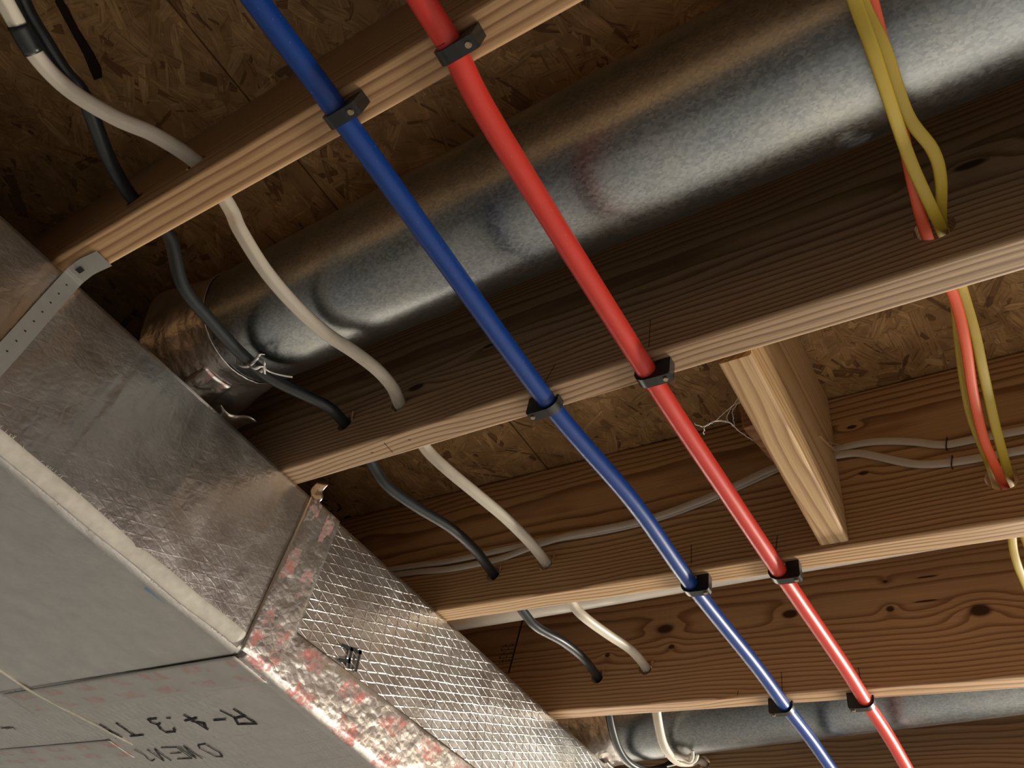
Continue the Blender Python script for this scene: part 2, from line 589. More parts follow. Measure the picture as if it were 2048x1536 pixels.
J1 = joist('pine joist at the top of the photo, meeting the metal hanger strap at its left', JY[1], SL[1], DZ[1],
           wood('pine_wide_grain', 1.3, (0.115, -0.02), 0.0100, (0.44, 0.28, 0.145), (0.25, 0.13, 0.058)),
           ((-0.642, 0.059, 0.0140), (-0.759, 0.063, 0.0130), (0.030, 0.050, 0.021)))
J2 = joist('brown joist just below the near round duct, with the yellow cables through its right end', JY[2], SL[2], DZ[2],
           wood('fir_fine_grain', 5.1, (0.150, 0.155), 0.0050, (0.44, 0.31, 0.19), (0.225, 0.133, 0.074),
                kn((-0.636, 0.087, 0.008, 2.2), (0.068, 0.140, 0.009, 2.2), (-0.52, 0.125, 0.005, 2.5))),
           ((-0.657, 0.056, 0.0140), (-0.760, 0.053, 0.0130), (0.0205, 0.050, 0.0185)))
J3 = joist('joist with two pale flat cables stapled along its face', JY[3], SL[3], DZ[3],
           wood('fir_fine_grain_red', 9.4, (0.170, 0.175), 0.0046, (0.60, 0.40, 0.215), (0.29, 0.158, 0.074),
                kn((-0.68, 0.105, 0.003, 2.0), (-0.150, 0.205, 0.004, 2.0), (-0.145, 0.115, 0.004, 2.0))),
           ((-0.650, 0.053, 0.0145), (-0.754, 0.049, 0.0135), (0.0105, 0.0580, 0.0185)))
J4 = joist('knotty joist in front of the far round duct', JY[4], SL[4], DZ[4],
           wood('fir_knotty', 14.2, (0.105, 0.17), 0.0062, (0.58, 0.395, 0.235), (0.32, 0.180, 0.093),
                kn((-0.627, 0.152, 0.011, 1.9), (-0.611, 0.112, 0.006, 1.3), (-0.752, 0.109, 0.006, 1.2), (-0.378, 0.151, 0.010, 1.7),
                   (-0.207, 0.137, 0.007, 1.2), (-0.074, 0.116, 0.014, 1.5), (-0.207, 0.192, 0.004, 1.4), (-0.15, 0.144, 0.0022, 10), (-0.14, 0.190, 0.0022, 9))),
           ((-0.665, 0.079, 0.0145), (-0.770, 0.069, 0.0130), (0.001, 0.063, 0.0190)))
J5 = joist('farthest joist, seen behind the far round duct at the bottom', JY[5], SL[5], DZ[5],
           wood('fir_far', 21.7, (0.110, 0.15), 0.0056, (0.56, 0.37, 0.21), (0.33, 0.19, 0.098),
                kn((-0.02, 0.11, 0.010, 1.4), (-0.20, 0.135, 0.002, 9))),
           ((-0.715, 0.068, 0.0150),))

# pencil marks and a marker line on the joists' near faces (joist local x, z)
for J, k, lines, wd in ((J2, 2, [[(-.2755, .060 - .0), (-.2741, .012)], [(-.3985, .036), (-.4085, .006)]], 0.0008),
                        (J3, 3, [[(-.3950, .045), (-.3940, .012)], [(-.2685, .035), (-.2715, .012)]], 0.0010),
                        (J4, 4, [[(-.4005, .040), (-.4007, .006)], [(-.2720, .036), (-.2705, .006)], [(-.4790, .012), (-.4800, .004)]], 0.0011)):
    for ln in lines:
        obj('pencil_mark', strokes([ln], (0, -0.0001, 0), (1, 0, 0), (0, 0, 1), (0, -1, 0), wd, 0.0002), M['pencil'], J)
obj('marker_line', strokes([[(-.9838, .2175), (-.9880, .16), (-.9925, .0936)]], (0, -0.0001, 0), (1, 0, 0), (0, 0, 1), (0, -1, 0), 0.0045, 0.0002), M['pencil'], J4)
st = []
for r_ in range(5):
    for c_ in range(4):
        xx, zz = -1.026 + c_ * 0.009, 0.120 + r_ * 0.0095
        st.append([(xx, zz), (xx + 0.0055, zz + 0.0004)])
        if (r_ + c_) % 2:
            st.append([(xx, zz), (xx, zz + 0.005)])
obj('grade_stamp', strokes(st, (0, -0.0001, 0), (1, 0, 0), (0, 0, 1), (0, -1, 0), 0.0018, 0.0002), M['pencil'], J4)
st = [[(-.6673, .010), (-.6682, .030)], [(-.6993, .0195), (-.6960, .0205)], [(-.6302, .0170), (-.6275, .0185)]]
for ln in st:
    obj('pencil_mark', strokes([ln], (0, 0, -0.0001), (1, 0, 0), (0, 1, 0), (0, 0, -1), 0.0009, 0.0002), M['pencil'], J2)

# torn wood fibres at the drilled holes
SPL = wood('torn_fibres', 2.2, (0.05, 0.1), 0.004, (0.52, 0.27, 0.13), (0.36, 0.16, 0.07))
rngs = random.Random(11)
for J, hl in ((J2, ((-0.760, 0.058, 0.013),)), (J3, ((-0.650, 0.0595, 0.0145), (-0.754, 0.0555, 0.0135))), (J4, ((-0.665, 0.073, 0.0145), (-0.770, 0.063, 0.0130)))):
    for hx, hz, hr in hl:
        for a in (0.5, 0.15, 2.7):
            ca, sa = math.cos(a), math.sin(a)
            q = [(hx + ca * hr * 0.98, 0.0005, hz + sa * hr * 0.98), (hx + ca * hr * 1.15, -0.003, hz + sa * hr * 1.2 + 0.002),
                 (hx + ca * hr * 1.2 + 0.002, -rngs.uniform(0.005, 0.009), hz + sa * hr * 1.4 + rngs.uniform(0.003, 0.008))]
            obj('splinter', sweep(q, rngs.uniform(0.0016, 0.003), 0.0008, seg=6, n=3), SPL, J)

# ------------------------------------------------------------------ blocking between the second and third joists in view
bl = thing('wooden_blocking', 'short pine block spanning between two joists, right of the red pipe', 'blocking', (-0.195, 0.53, 0))
bm = bmesh.new()
box(bm, (-0.0185, 0, 0), (0.0185, 0.3485, D - 0.002))
ed = [e for e in bm.edges if abs(e.verts[0].co.x - e.verts[1].co.x) < 1e-6 and abs(e.verts[0].co.z - e.verts[1].co.z) < 1e-6]
bmesh.ops.bevel(bm, geom=ed, offset=0.0035, segments=3, affect='EDGES', profile=0.5)
me = bpy.data.meshes.new('board')
bm.to_mesh(me)
bm.free()
c = bmesh.new()
box(c, (-0.03, 0.332, 0.140), (0.03, 0.36, 0.172))
me = cut(me, c)
# the block's grain runs along y: turn the mesh so its own x is the grain
me.transform(Matrix.Rotation(-PI / 2, 4, 'Z'))
BW = wood('pine_block', 3.3, (0.075, 0.10), 0.0085, (0.56, 0.385, 0.205), (0.38, 0.225, 0.105))
o = obj('board', me, BW, bl, (0, 0, 0), PI / 2)
bm = bmesh.new()
sweep([(0.0195, 0.255, 0.105), (0.0215, 0.30, 0.125), (0.024, 0.335, 0.140)], 0.0035, 0.001, seg=6, n=3, bm=bm)
sweep([(0.0195, 0.29, 0.125), (0.028, 0.335, 0.155), (0.033, 0.345, 0.168)], 0.0025, 0.001, seg=6, n=3, bm=bm)
obj('splinter', bm, BW, bl)
sc = bmesh.new()
box(sc, (0, -0.0005, 0), (0.145, 0.0345, 0.195))
for v in sc.verts:
    if v.co.x < 0.01 and v.co.z < 0.01:
        v.co.x += 0.030
    v.co.z += v.co.x * 0.32 if v.co.z < 0.1 else 0
bmesh.ops.bevel(sc, geom=[e for e in sc.edges], offset=0.004, segments=3, affect='EDGES', profile=0.5)
o = obj('wooden_cleat', sc, wood('cleat_wood', 8.2, (0.05, 0.1), 0.007, (0.40, 0.22, 0.11), (0.26, 0.125, 0.055)), None, (-0.2145, 0.667, 0.055), PI / 2)
tag(o, 'dark scrap of wood fixed behind the left side of the pine block', 'cleat')


# ------------------------------------------------------------------ foil wrapped trunk duct
XR, XL = -0.86, -1.97


def trunk_bottom(y):
    if y < 0.555:
        k = [(-1.0, -0.225), (0.17, -0.2335), (0.25, -0.2385), (0.34, -0.245), (0.487, -0.252), (0.556, -0.2565)]
    else:
        k = [(0.555, -0.257), (0.85, -0.278), (1.6, -0.300), (3.2, -0.30)]
    for (a, za), (b, zb) in zip(k, k[1:]):
        if y <= b:
            return za + (zb - za) * (y - a) / (b - a)
    return k[-1][1]


def wrap(y0, y1, ny, rad, amp, grow=0.0, seed=0.0, creases=()):
    """Lofted rectangular duct wrap with a rounded lower corner and soft wrinkles."""
    bm = bmesh.new()
    rings = []
    for j in range(ny + 1):
        y = y0 + (y1 - y0) * j / ny
        zb = trunk_bottom(min(max(y, y0 + 1e-4), y1 - 1e-4))
        zt = -0.0075
        pts = []
        for i in range(41):
            pts.append((XR, zt + (zb + rad - zt) * i / 40, 1, 0))
        for i in range(1, 9):
            a = PI / 2 * i / 9
            pts.append((XR - rad + rad * math.cos(a), zb + rad - rad * math.sin(a), math.cos(a), -math.sin(a)))
        for i in range(71):
            pts.append((XR - rad + (XL + rad - XR + rad) * i / 70, zb, 0, -1))
        for i in range(1, 5):
            a = PI / 2 * i / 5
            pts.append((XL + rad - rad * math.sin(a), zb + rad - rad * math.cos(a), -math.sin(a), -math.cos(a)))
        for i in range(7):
            pts.append((XL, zb + rad + (zt - zb - rad) * i / 6, -1, 0))
        for i in range(1, 9):
            pts.append((XL + (XR - XL) * i / 9, zt, 0, 0))
        ring = []
        for x, z, nx, nz in pts:
            p = Vector((x, y, z))
            n = noise.noise(p * 9 + Vector((seed, 0, 0))) * 0.6 + noise.noise(p * 26 + Vector((0, seed, 0))) * 0.3 + noise.noise(p * 70) * 0.13
            f = amp * n + grow
            if nx > 0.5:
                for cy, cz0, cz1, ca, cw in creases:
                    e0 = max(0, cz0 - z, z - cz1)
                    cyy = cy + 0.006 * noise.noise(Vector((z * 14, cy * 9, 2)))
                    f += ca * math.exp(-((y - cyy) / cw) ** 2 - (e0 / 0.02) ** 2)
            edge = min(1, abs(z - zt) / 0.02 + 0.25)
            ring.append(bm.verts.new((x + nx * f * edge, y, z + nz * f * edge * (0.12 if nz < -0.9 else 1))))
        rings.append(ring)
    m = len(rings[0])
    for a, b in zip(rings, rings[1:]):
        for k in range(m):
            bm.faces.new((a[k], a[(k + 1) % m], b[(k + 1) % m], b[k]))
    bm.faces.new(rings[0])
    bm.faces.new(rings[-1])
    return bm


def sheet(fn, nu, nv, size, amp=0.0, seed=0.0, thick=0.0006, nrm=(1, 0, 0)):
    """A thin wrinkled tape: fn(a, b) -> point for a, b in 0..1; UV is (metres along, 0..1 across)."""
    bm = bmesh.new()
    ul = bm.loops.layers.uv.new('UVMap')
    nv_ = Vector(nrm)
    g = []
    for lay in (0, 1):
        rows = []
        for i in range(nu + 1):
            row = []
            for j in range(nv + 1):
                p = Vector(fn(i / nu, j / nv))
                e = min(i, nu - i, 2) / 2 * min(j, nv - j, 2) / 2
                d = amp * (0.6 + 0.5 * noise.noise(p * 60 + Vector((seed, 0, 0))) + 0.5 * noise.noise(p * 150)) * e
                row.append((bm.verts.new(p + nv_ * ((d + thick) if lay == 0 else -thick)), i / nu * size, j / nv))
            rows.append(row)
        g.append(rows)

    def face(q):
        f = bm.faces.new([x[0] for x in q])
        for l, x in zip(f.loops, q):
            l[ul].uv = (x[1], x[2])
    for i in range(nu):
        for j in range(nv):
            face((g[0][i][j], g[0][i + 1][j], g[0][i + 1][j + 1], g[0][i][j + 1]))
            face((g[1][i][j], g[1][i][j + 1], g[1][i + 1][j + 1], g[1][i + 1][j]))
    for i in range(nu):
        face((g[0][i][0], g[1][i][0], g[1][i + 1][0], g[0][i + 1][0]))
        face((g[0][i][nv], g[0][i + 1][nv], g[1][i + 1][nv], g[1][i][nv]))
    for j in range(nv):
        face((g[0][0][j], g[0][0][j + 1], g[1][0][j + 1], g[1][0][j]))
        face((g[0][nu][j], g[1][nu][j], g[1][nu][j + 1], g[0][nu][j + 1]))
    return bm


tr = thing('trunk_duct', 'wide rectangular duct wrapped in silver foil insulation, hung under the joists on the left', 'duct')
obj('foil_wrap', wrap(-0.84, 0.556, 300, 0.021, 0.0026, 0.0, 1.0, ((0.226, -0.19, -0.06, -0.0008, 0.0035), (0.232, -0.19, -0.07, 0.0006, 0.004), (0.272, -0.08, -0.045, -0.0006, 0.003), (0.36, -0.14, -0.05, 0.0010, 0.010), (0.42, -0.19, -0.12, -0.0007, 0.004), (0.50, -0.17, -0.04, 0.0008, 0.006), (0.12, -0.05, -0.02, 0.0008, 0.005))), M['foil_side'], tr, smooth=True)
obj('foil_wrap', wrap(0.5555, 3.1, 250, 0.008, 0.0026, 0.0006, 5.0), M['foil_b'], tr, smooth=True)
# seam tape down the side
obj('seam_tape', sheet(lambda a, b: (XR + 0.0022, 0.543 + 0.004 * a + b * (0.067 + 0.006 * a), -0.006 - a * (trunk_bottom(0.57) * -1 - 0.010)), 50, 16, 0.235, 0.0016, 2.0), M['tape'], tr, smooth=True)
# corner tape on the lower edge of the far section, wrapping under it


def corner(a, b):
    y = 0.5575 + a * 1.6
    zb = trunk_bottom(y)
    L1 = -0.190 - zb if y < 1.2 else 0.075
    rad = 0.0095
    arc = rad * PI / 2
    L = (L1 - rad) + arc + 0.012
    d = b * L
    if d < L1 - rad:
        return (XR + 0.0020, y, zb + L1 - d)
    d -= L1 - rad
    if d < arc:
        q = d / rad
        return (XR + 0.0020 - rad * (1 - math.cos(q)), y, zb + rad - 0.0008 - rad * math.sin(q))
    return (XR + 0.0020 - rad - (d - arc), y, zb - 0.0008)


obj('corner_tape', sheet(corner, 420, 34, 1.6, 0.0022, 8.0, 0.0004, (0.8, 0, -0.45)), M['tape'], tr, smooth=True)
# tapes across the bottom
obj('bottom_tape', sheet(lambda a, b: (-0.8725 - a * 0.6125, 0.552 + 0.008 * a + b * 0.066, trunk_bottom(0.57) - 0.0006 - 0.0047 * b), 60, 10, 0.62, 0.0006, 4.0, nrm=(0, 0, -1), thick=0.0002), M['tape_flat'], tr, smooth=True)
obj('bottom_tape', sheet(lambda a, b: (-1.385 - a * 0.56, 0.722 + 0.004 * a + b * 0.062, trunk_bottom(0.722) - 0.0010 - 0.0044 * b), 50, 10, 0.56, 0.0006, 9.0, nrm=(0, 0, -1), thick=0.0002), M['tape_flat'], tr, smooth=True)
# raised lap seam running along the bottom
bm = sweep([(-1.400, -0.83, -0.2275), (-1.400, 0.2, -0.2360), (-1.400, 0.50, -0.2535), (-1.396, 0.555, -0.2585), (-1.380, 0.622, -0.2625),
            (-1.355, 0.690, -0.2672), (-1.346, 0.725, -0.2693), (-1.341, 0.742, -0.2690)], 0.007, 0.005, seg=10)
obj('lap_seam', bm, M['kraft'], tr, smooth=True)
# frayed white edge of the wrap along the near section's lower corner


def fold(a, b):
    y = -0.835 + 1.381 * a
    zb = trunk_bottom(min(y, 0.5549))
    wv = 0.0022 * noise.noise(Vector((y * 13, 0, 3)))
    q = -0.14 + 0.16 * noise.noise(Vector((y * 10, 5, 3))) + b * 0.98
    rad = 0.0222
    cx, cz = XR - 0.021, zb + 0.021
    return (cx + (rad + wv) * math.cos(q), y, cz - (rad + wv) * math.sin(q))


bm = sheet(fold, 160, 10, 1.45, 0.0008, 3.0, 0.0005, (0.7, 0, -0.7))
rngf = random.Random(4)
for i in range(420):
    a = rngf.random()
    e = 0.0 if rngf.random() < 0.75 else 1.0
    p0 = Vector(fold(a, e))
    p1 = p0 + Vector((0.0008 if e == 0 else -0.003, rngf.uniform(-0.0018, 0.0018), rngf.uniform(0.0015, 0.0045) if e == 0 else 0.0002))
    strokes([[(0, 0), (1, 0)]], p0, p1 - p0, (0, 0, 0), (1, 0, 0) if e == 0 else (0, 0, -1), 0.0004, 0.0003, bm=bm)
obj('wrap_edge', bm, M['kraft'], tr, smooth=True)
obj('blue_print_line', strokes([[(-0.8815, 0.405), (-0.8818, 0.44), (-0.8812, 0.468)], [(-0.8815, 0.478), (-0.8812, 0.515)]], (0, 0, -0.2485), (1, 0, 0), (0, 1, 0), (0.5, 0, -1), 0.004), M['blueline'], tr)
# printed lettering on the bottom, and the large letter on the side
LT = [[(-0.9972, 0.6695), (-0.9905, 0.7103)], [(-0.9905, 0.7103), (-1.0281, 0.7076), (-1.0191, 0.6916), (-0.9933, 0.6888)], [(-1.027, 0.6697), (-1.0165, 0.6929)],
      [(-1.0669, 0.692), (-1.0418, 0.692)],
      [(-1.1162, 0.6716), (-1.1076, 0.7142)], [(-1.1309, 0.6863), (-1.0992, 0.6824)], [(-1.1176, 0.6894), (-1.0976, 0.6976), (-1.1071, 0.7092)],
      [(-1.1621, 0.6742), (-1.1579, 0.6757)],
      [(-1.1897, 0.6731), (-1.211, 0.6733), (-1.2144, 0.6823), (-1.2076, 0.6898), (-1.1975, 0.6878)], [(-1.2067, 0.691), (-1.2131, 0.7019), (-1.2109, 0.7133), (-1.1881, 0.7129), (-1.1808, 0.7041)],
      [(-1.3012, 0.6755), (-1.3009, 0.7138)], [(-1.3127, 0.7155), (-1.2768, 0.715)],
      [(-1.3475, 0.6748), (-1.3465, 0.6937), (-1.3549, 0.7171)], [(-1.3465, 0.6937), (-1.3394, 0.7158)]]
LO = [[(-1.178, 0.7562), (-1.1586, 0.7545), (-1.1518, 0.7818), (-1.1582, 0.795), (-1.1736, 0.7939), (-1.184, 0.7654), (-1.178, 0.7562)],
      [(-1.2124, 0.7968), (-1.2156, 0.7558), (-1.2271, 0.7958), (-1.2302, 0.7578)],
      [(-1.2765, 0.7563), (-1.2368, 0.7584), (-1.2378, 0.7951), (-1.2765, 0.7943)], [(-1.2733, 0.7755), (-1.2456, 0.7758)],
      [(-1.2999, 0.7979), (-1.299, 0.759), (-1.32, 0.7985), (-1.3201, 0.7604)],
      [(-1.3541, 0.7577), (-1.3504, 0.7668), (-1.3488, 0.7774), (-1.3541, 0.7891), (-1.3521, 0.7964), (-1.3397, 0.7923)]]
LF = [[(-1.6439, 0.6503), (-1.6326, 0.6588), (-1.6055, 0.6573), (-1.6085, 0.6638)], [(-1.6471, 0.6561), (-1.6136, 0.6547)]]
sl = -0.0712
nb = (0, sl, -1)
bz = -0.2570 + 0.555 * 0.0712 - 0.0009
for grp, wd in ((LT[0:3], 0.0042), (LT[3:4], 0.0042), (LT[4:7], 0.0042), (LT[7:8], 0.0042), (LT[8:10], 0.0042), (LT[10:12], 0.0042), (LT[12:14], 0.0042),
                (LO[0:1], 0.0026), (LO[1:2], 0.0026), (LO[2:4], 0.0026), (LO[4:5], 0.0026), (LO[5:6], 0.0026), (LF, 0.0018)):
    obj('printed_letter', strokes(grp, (0, 0, bz), (1, 0, 0), (0, 1, sl), nb, wd, 0.0002), M['ink'], tr)
obj('printed_letter', strokes([[(0.7007, -0.1653), (0.7189, -0.1613), (0.7388, -0.1565)], [(0.7365, -0.1554), (0.7415, -0.1831)], [(0.7199, -0.1619), (0.7225, -0.1757), (0.7265, -0.186)], [(0.7066, -0.1852), (0.724, -0.1784)]],
                              (XR + 0.0040, 0, 0), (0, 1, 0), (0, 0, 1), (1, 0, 0), 0.0052), M['ink'], tr)
# crumpled end of the seam tape standing above the top edge
tb = sheet(lambda a, b: (XR - 0.018 + 0.016 * b + 0.004 * math.sin(a * 7), 0.553 + 0.010 * b, -0.004 + a * 0.036), 10, 8, 0.03, 0.006, 6.0)
obj('tape_tab', tb, M['tape_plain'], tr, smooth=True)

# perforated hanger strap
hs = bmesh.new()
prof = [(-0.8540, 0.1135, -0.2245), (-0.8545, 0.112, -0.150), (-0.8545, 0.1065, -0.050), (-0.8540, 0.1047, -0.014), (-0.8500, 0.1040, -0.0075), (-0.842, 0.1035, -0.0055), (-0.825, 0.1030, -0.0035), (-0.7955, 0.1055, -0.0022)]
pp = cr(prof, 6)
ra = []
for i, p in enumerate(pp):
    t = (pp[min(i + 1, len(pp) - 1)] - pp[max(i - 1, 0)]).normalized()
    s = Vector((0, 1, 0))
    n = t.cross(s).normalized()
    ra.append([hs.verts.new(p + s * a * 0.0115 + n * b * 0.0007) for a, b in ((-1, -1), (1, -1), (1, 1), (-1, 1))])
for a, b in zip(ra, ra[1:]):
    for k in range(4):
        hs.faces.new((a[k], a[(k + 1) % 4], b[(k + 1) % 4], b[k]))
hs.faces.new(ra[0])
hs.faces.new(ra[-1])
st = thing('hanger_strap', 'perforated metal hanger strap bent over the top edge of the foil duct', 'strap', (-0.85, 0.105, 0))
o = obj('band', hs, M['strap'], st)
o.location = (0.85, -0.105, 0)
hb = bmesh.new()
for i in range(12):
    z = -0.022 - i * 0.0165
    y = 0.1047 + (-z) * 0.0505 - 0.0007
    strokes([[(y - 0.0003, z), (y + 0.0003, z)]], (-0.8537, 0, 0), (0, 1, 0), (0, 0, 1), (1, 0, 0), 0.0019, 0.0001, bm=hb)
o = obj('perforation', hb, M['ink'], st)
o.location = (0.85, -0.105, 0)
hb = bmesh.new()
strokes([[(-0.8395, 0.1015), (-0.8335, 0.1015)]], (0, 0, -0.0062), (1, 0, 0), (0, 1, 0), (0, 0, -1), 0.0065, 0.0002, bm=hb)
o = obj('nail_hole', hb, M['ink'], st)
o.location = (0.85, -0.105, 0)


# ------------------------------------------------------------------ round ducts
def tube_x(xa, ca, xb, cb, r, nx, seg, dents=(), amp=0.0, seed=0.0, wall=0.0008, flare=None):
    """Pipe along x from (xa, centre ca) to (xb, cb); dents are (x, angle, depth, sx, sa)."""
    bm = bmesh.new()
    lay = []
    for inner in (0, 1):
        rings = []
        for i in range(nx + 1):
            t = i / nx
            x = xa + (xb - xa) * t
            y, z = ca[0] + (cb[0] - ca[0]) * t, ca[1] + (cb[1] - ca[1]) * t
            ring = []
            for k in range(seg):
                a = 2 * PI * k / seg
                d = Vector((0, math.cos(a), math.sin(a)))
                rr = r + (flare(t, a) if flare else 0)
                p = Vector((x, y, z)) + d * rr
                if amp:
                    rr += amp * (noise.noise(p * 30 + Vector((seed, 0, 0))) + 0.6 * noise.noise(p * 90))
                else:
                    rr += 0.0007 * noise.noise(p * 7 + Vector((seed, 0, 0)))
                for dx, da, dp, sx, sa in dents:
                    w_ = (a - da + PI) % (2 * PI) - PI
                    rr -= dp * math.exp(-((x - dx) / sx) ** 2 - (w_ / sa) ** 2)
                rr -= wall * inner
                ring.append(bm.verts.new(Vector((x, y, z)) + d * rr))
            rings.append(ring)
        for a, b in zip(rings, rings[1:]):
            for k in range(seg):
                bm.faces.new((a[k], a[(k + 1) % seg], b[(k + 1) % seg], b[k]))
        lay.append(rings)
    for e in (0, -1):
        a, b = lay[0][e], lay[1][e]
        for k in range(seg):
            bm.faces.new((a[k], a[(k + 1) % seg], b[(k + 1) % seg], b[k]))
    return bm


DOWN = 1.5 * PI
d1 = thing('round_duct', 'galvanised round duct in the bay behind the nearest pipe clips', 'duct', (0, 0.3185, 0.137))
o = obj('pipe_section', tube_x(-0.845, (0, 0), 1.55, (0, 0), 0.0889, 230, 96,
        ((-0.425, DOWN - 0.12, 0.0009, 0.03, 0.35), (-0.61, DOWN + 0.25, 0.0009, 0.035, 0.5), (-0.15, DOWN, 0.0006, 0.05, 0.4))), M['galv'], d1, smooth=True)


def crump(t, a):
    return 0.0010 + 0.021 * max(0, 0.85 - t) ** 1.2 + 0.004 * max(0, 0.8 - t) * math.sin(a * 5) + 0.010 * max(0, 0.16 - t)


obj('foil_collar', tube_x(-0.965, (0.006, -0.004), -0.838, (0, 0), 0.0889, 60, 110, (), 0.0016, 3.0, 0.001, crump), M['tape_plain'], d1, smooth=True)
# red print and torn ends on the collar
rd = sheet(lambda a, b: (-0.945 + a * 0.075, math.cos(4.55 + b * 0.52) * (0.1085 - 0.0140 * a) + 0.005 * (1 - a), math.sin(4.55 + b * 0.52) * (0.1085 - 0.0140 * a) - 0.0034 * (1 - a)), 16, 12, 0.10, 0.003, 2.0, nrm=(0, 0.1, -1))
obj('collar_tape', rd, M['tape'], d1, smooth=True)
tb = sheet(lambda a, b: (-0.955 + 0.06 * b, 0.045 + 0.060 * a, -0.106 + 0.020 * a + 0.006 * math.sin(6 * a + 3 * b)), 12, 12, 0.05, 0.007, 5.0, nrm=(0, 0, -1))
obj('torn_tape', tb, M['tape_plain'], d1, smooth=True)

d2 = thing('round_duct', 'galvanised round duct beyond the knotty joist at the bottom of the photo', 'duct', (-0.5, 1.52, 0.125))
obj('pipe_section', tube_x(-0.335, (0.018, -0.018), 1.05, (-0.060, 0.052), 0.0889, 150, 96, ((-0.19, DOWN - 0.2, 0.0010, 0.025, 0.5),)), M['galv_dimmed'], d2, smooth=True)
obj('foil_collar', tube_x(-0.48, (0.030, -0.030), -0.325, (0.018, -0.018), 0.0889, 50, 100, (), 0.0018, 7.0, 0.001, lambda t, a: 0.4 * crump(t, a)), M['tape_plain'], d2, smooth=True)
rd = sheet(lambda a, b: (-0.44 + a * 0.07, 0.024 + math.cos(4.55 + b * 0.45) * (0.1000 - 0.006 * a), -0.024 + math.sin(4.55 + b * 0.45) * (0.1000 - 0.006 * a)), 14, 10, 0.09, 0.003, 2.5, nrm=(0, 0.1, -1))
obj('collar_tape', rd, M['tape'], d2, smooth=True)

# white plastic pipe beyond the third joist
o = obj('plastic_pipe', sweep([(-2.2, 1.075, 0.105), (-0.87, 1.063, 0.1145), (-0.26, 1.054, 0.122), (1.6, 1.03, 0.14)], 0.060, seg=40, n=4), M['pvc'], None, smooth=True)
tag(o, 'white plastic pipe running just behind the joist with the stapled cables', 'pipe')


# ------------------------------------------------------------------ water pipes and their clips
PZ = -0.0122
BL = [(-0.402, -0.62), (-0.4030, -0.0047), (-0.4040, 0.1086), (-0.4065, 0.2716), (-0.4085, 0.5019), (-0.3965, 0.6968), (-0.4000, 0.8950), (-0.3990, 1.1403), (-0.4030, 1.3022), (-0.4005, 1.4283), (-0.402, 1.71), (-0.402, 2.4)]
RD = [(-0.272, -0.62), (-0.2752, 0.0200), (-0.2755, 0.1095), (-0.2812, 0.1934), (-0.2810, 0.5070), (-0.2771, 0.7364), (-0.2734, 0.9069), (-0.2702, 1.165), (-0.2718, 1.2990), (-0.2695, 1.4412), (-0.272, 1.71), (-0.272, 2.4)]
dzv = [(-1, 0), (0.12, 0), (0.5, -0.0049), (0.9, -0.0064), (1.3, 0.006), (1.71, 0), (3, 0)]


def zat(y):
    for (a, za), (b, zb) in zip(dzv, dzv[1:]):
        if y <= b:
            return PZ + za + (zb - za) * (y - a) / (b - a)
    return PZ


bp = tag(obj('water_pipe', sweep([(x, y, zat(y)) for x, y in BL], 0.0222, seg=32, n=8), M['blue'], None, smooth=True),
         'blue plastic water pipe clipped under the joists', 'pipe', 'coloured water pipes')
rp = tag(obj('water_pipe', sweep([(x, y, zat(y)) for x, y in RD], 0.0222, seg=32, n=8), M['red'], None, smooth=True),
         'red plastic water pipe clipped under the joists', 'pipe', 'coloured water pipes')


def clip_mesh(side):
    """Half clamp: a band under the pipe with a nail block on one side. Pipe axis at the origin, joist face at z = 0.0120."""
    R0, R1, top, W = 0.01125, 0.0148, 0.0118, 0.0125
    outl = []
    for i in range(19):
        a = PI + PI * i / 18
        outl.append((R0 * math.cos(a), R0 * math.sin(a)))
    inner = [(-R0, 0.006)] + outl + [(R0, top)]
    outer = [(R1 + 0.0125, top), (R1 + 0.0125, -0.0115), (R1 + 0.0105, -0.0148), (R1 - 0.0035, -0.0152)]
    for i in range(13):
        a = 1.5 * PI - 0.1 - (PI / 2 - 0.1) * i / 12
        outer.append((R1 * math.cos(a), R1 * math.sin(a)))
    outer.append((-R1, 0.006))
    loop = inner + outer
    bm = bmesh.new()
    f = [bm.verts.new((x * side, -W / 2, z)) for x, z in loop]
    b = [bm.verts.new((x * side, W / 2, z)) for x, z in loop]
    m = len(loop)
    for k in range(m):
        bm.faces.new((f[k], f[(k + 1) % m], b[(k + 1) % m], b[k]))
    ff = bm.faces.new(f)
    bb = bm.faces.new(b[::-1])
    bmesh.ops.triangulate(bm, faces=[ff, bb])
    return bm


def nail_mesh(side):
    bm = bmesh.new()
    bmesh.ops.create_cone(bm, cap_ends=True, segments=18, radius1=0.0026, radius2=0.0030, depth=0.0022, matrix=Matrix.Translation((0.0205 * side, 0, -0.0158)))
    return bm


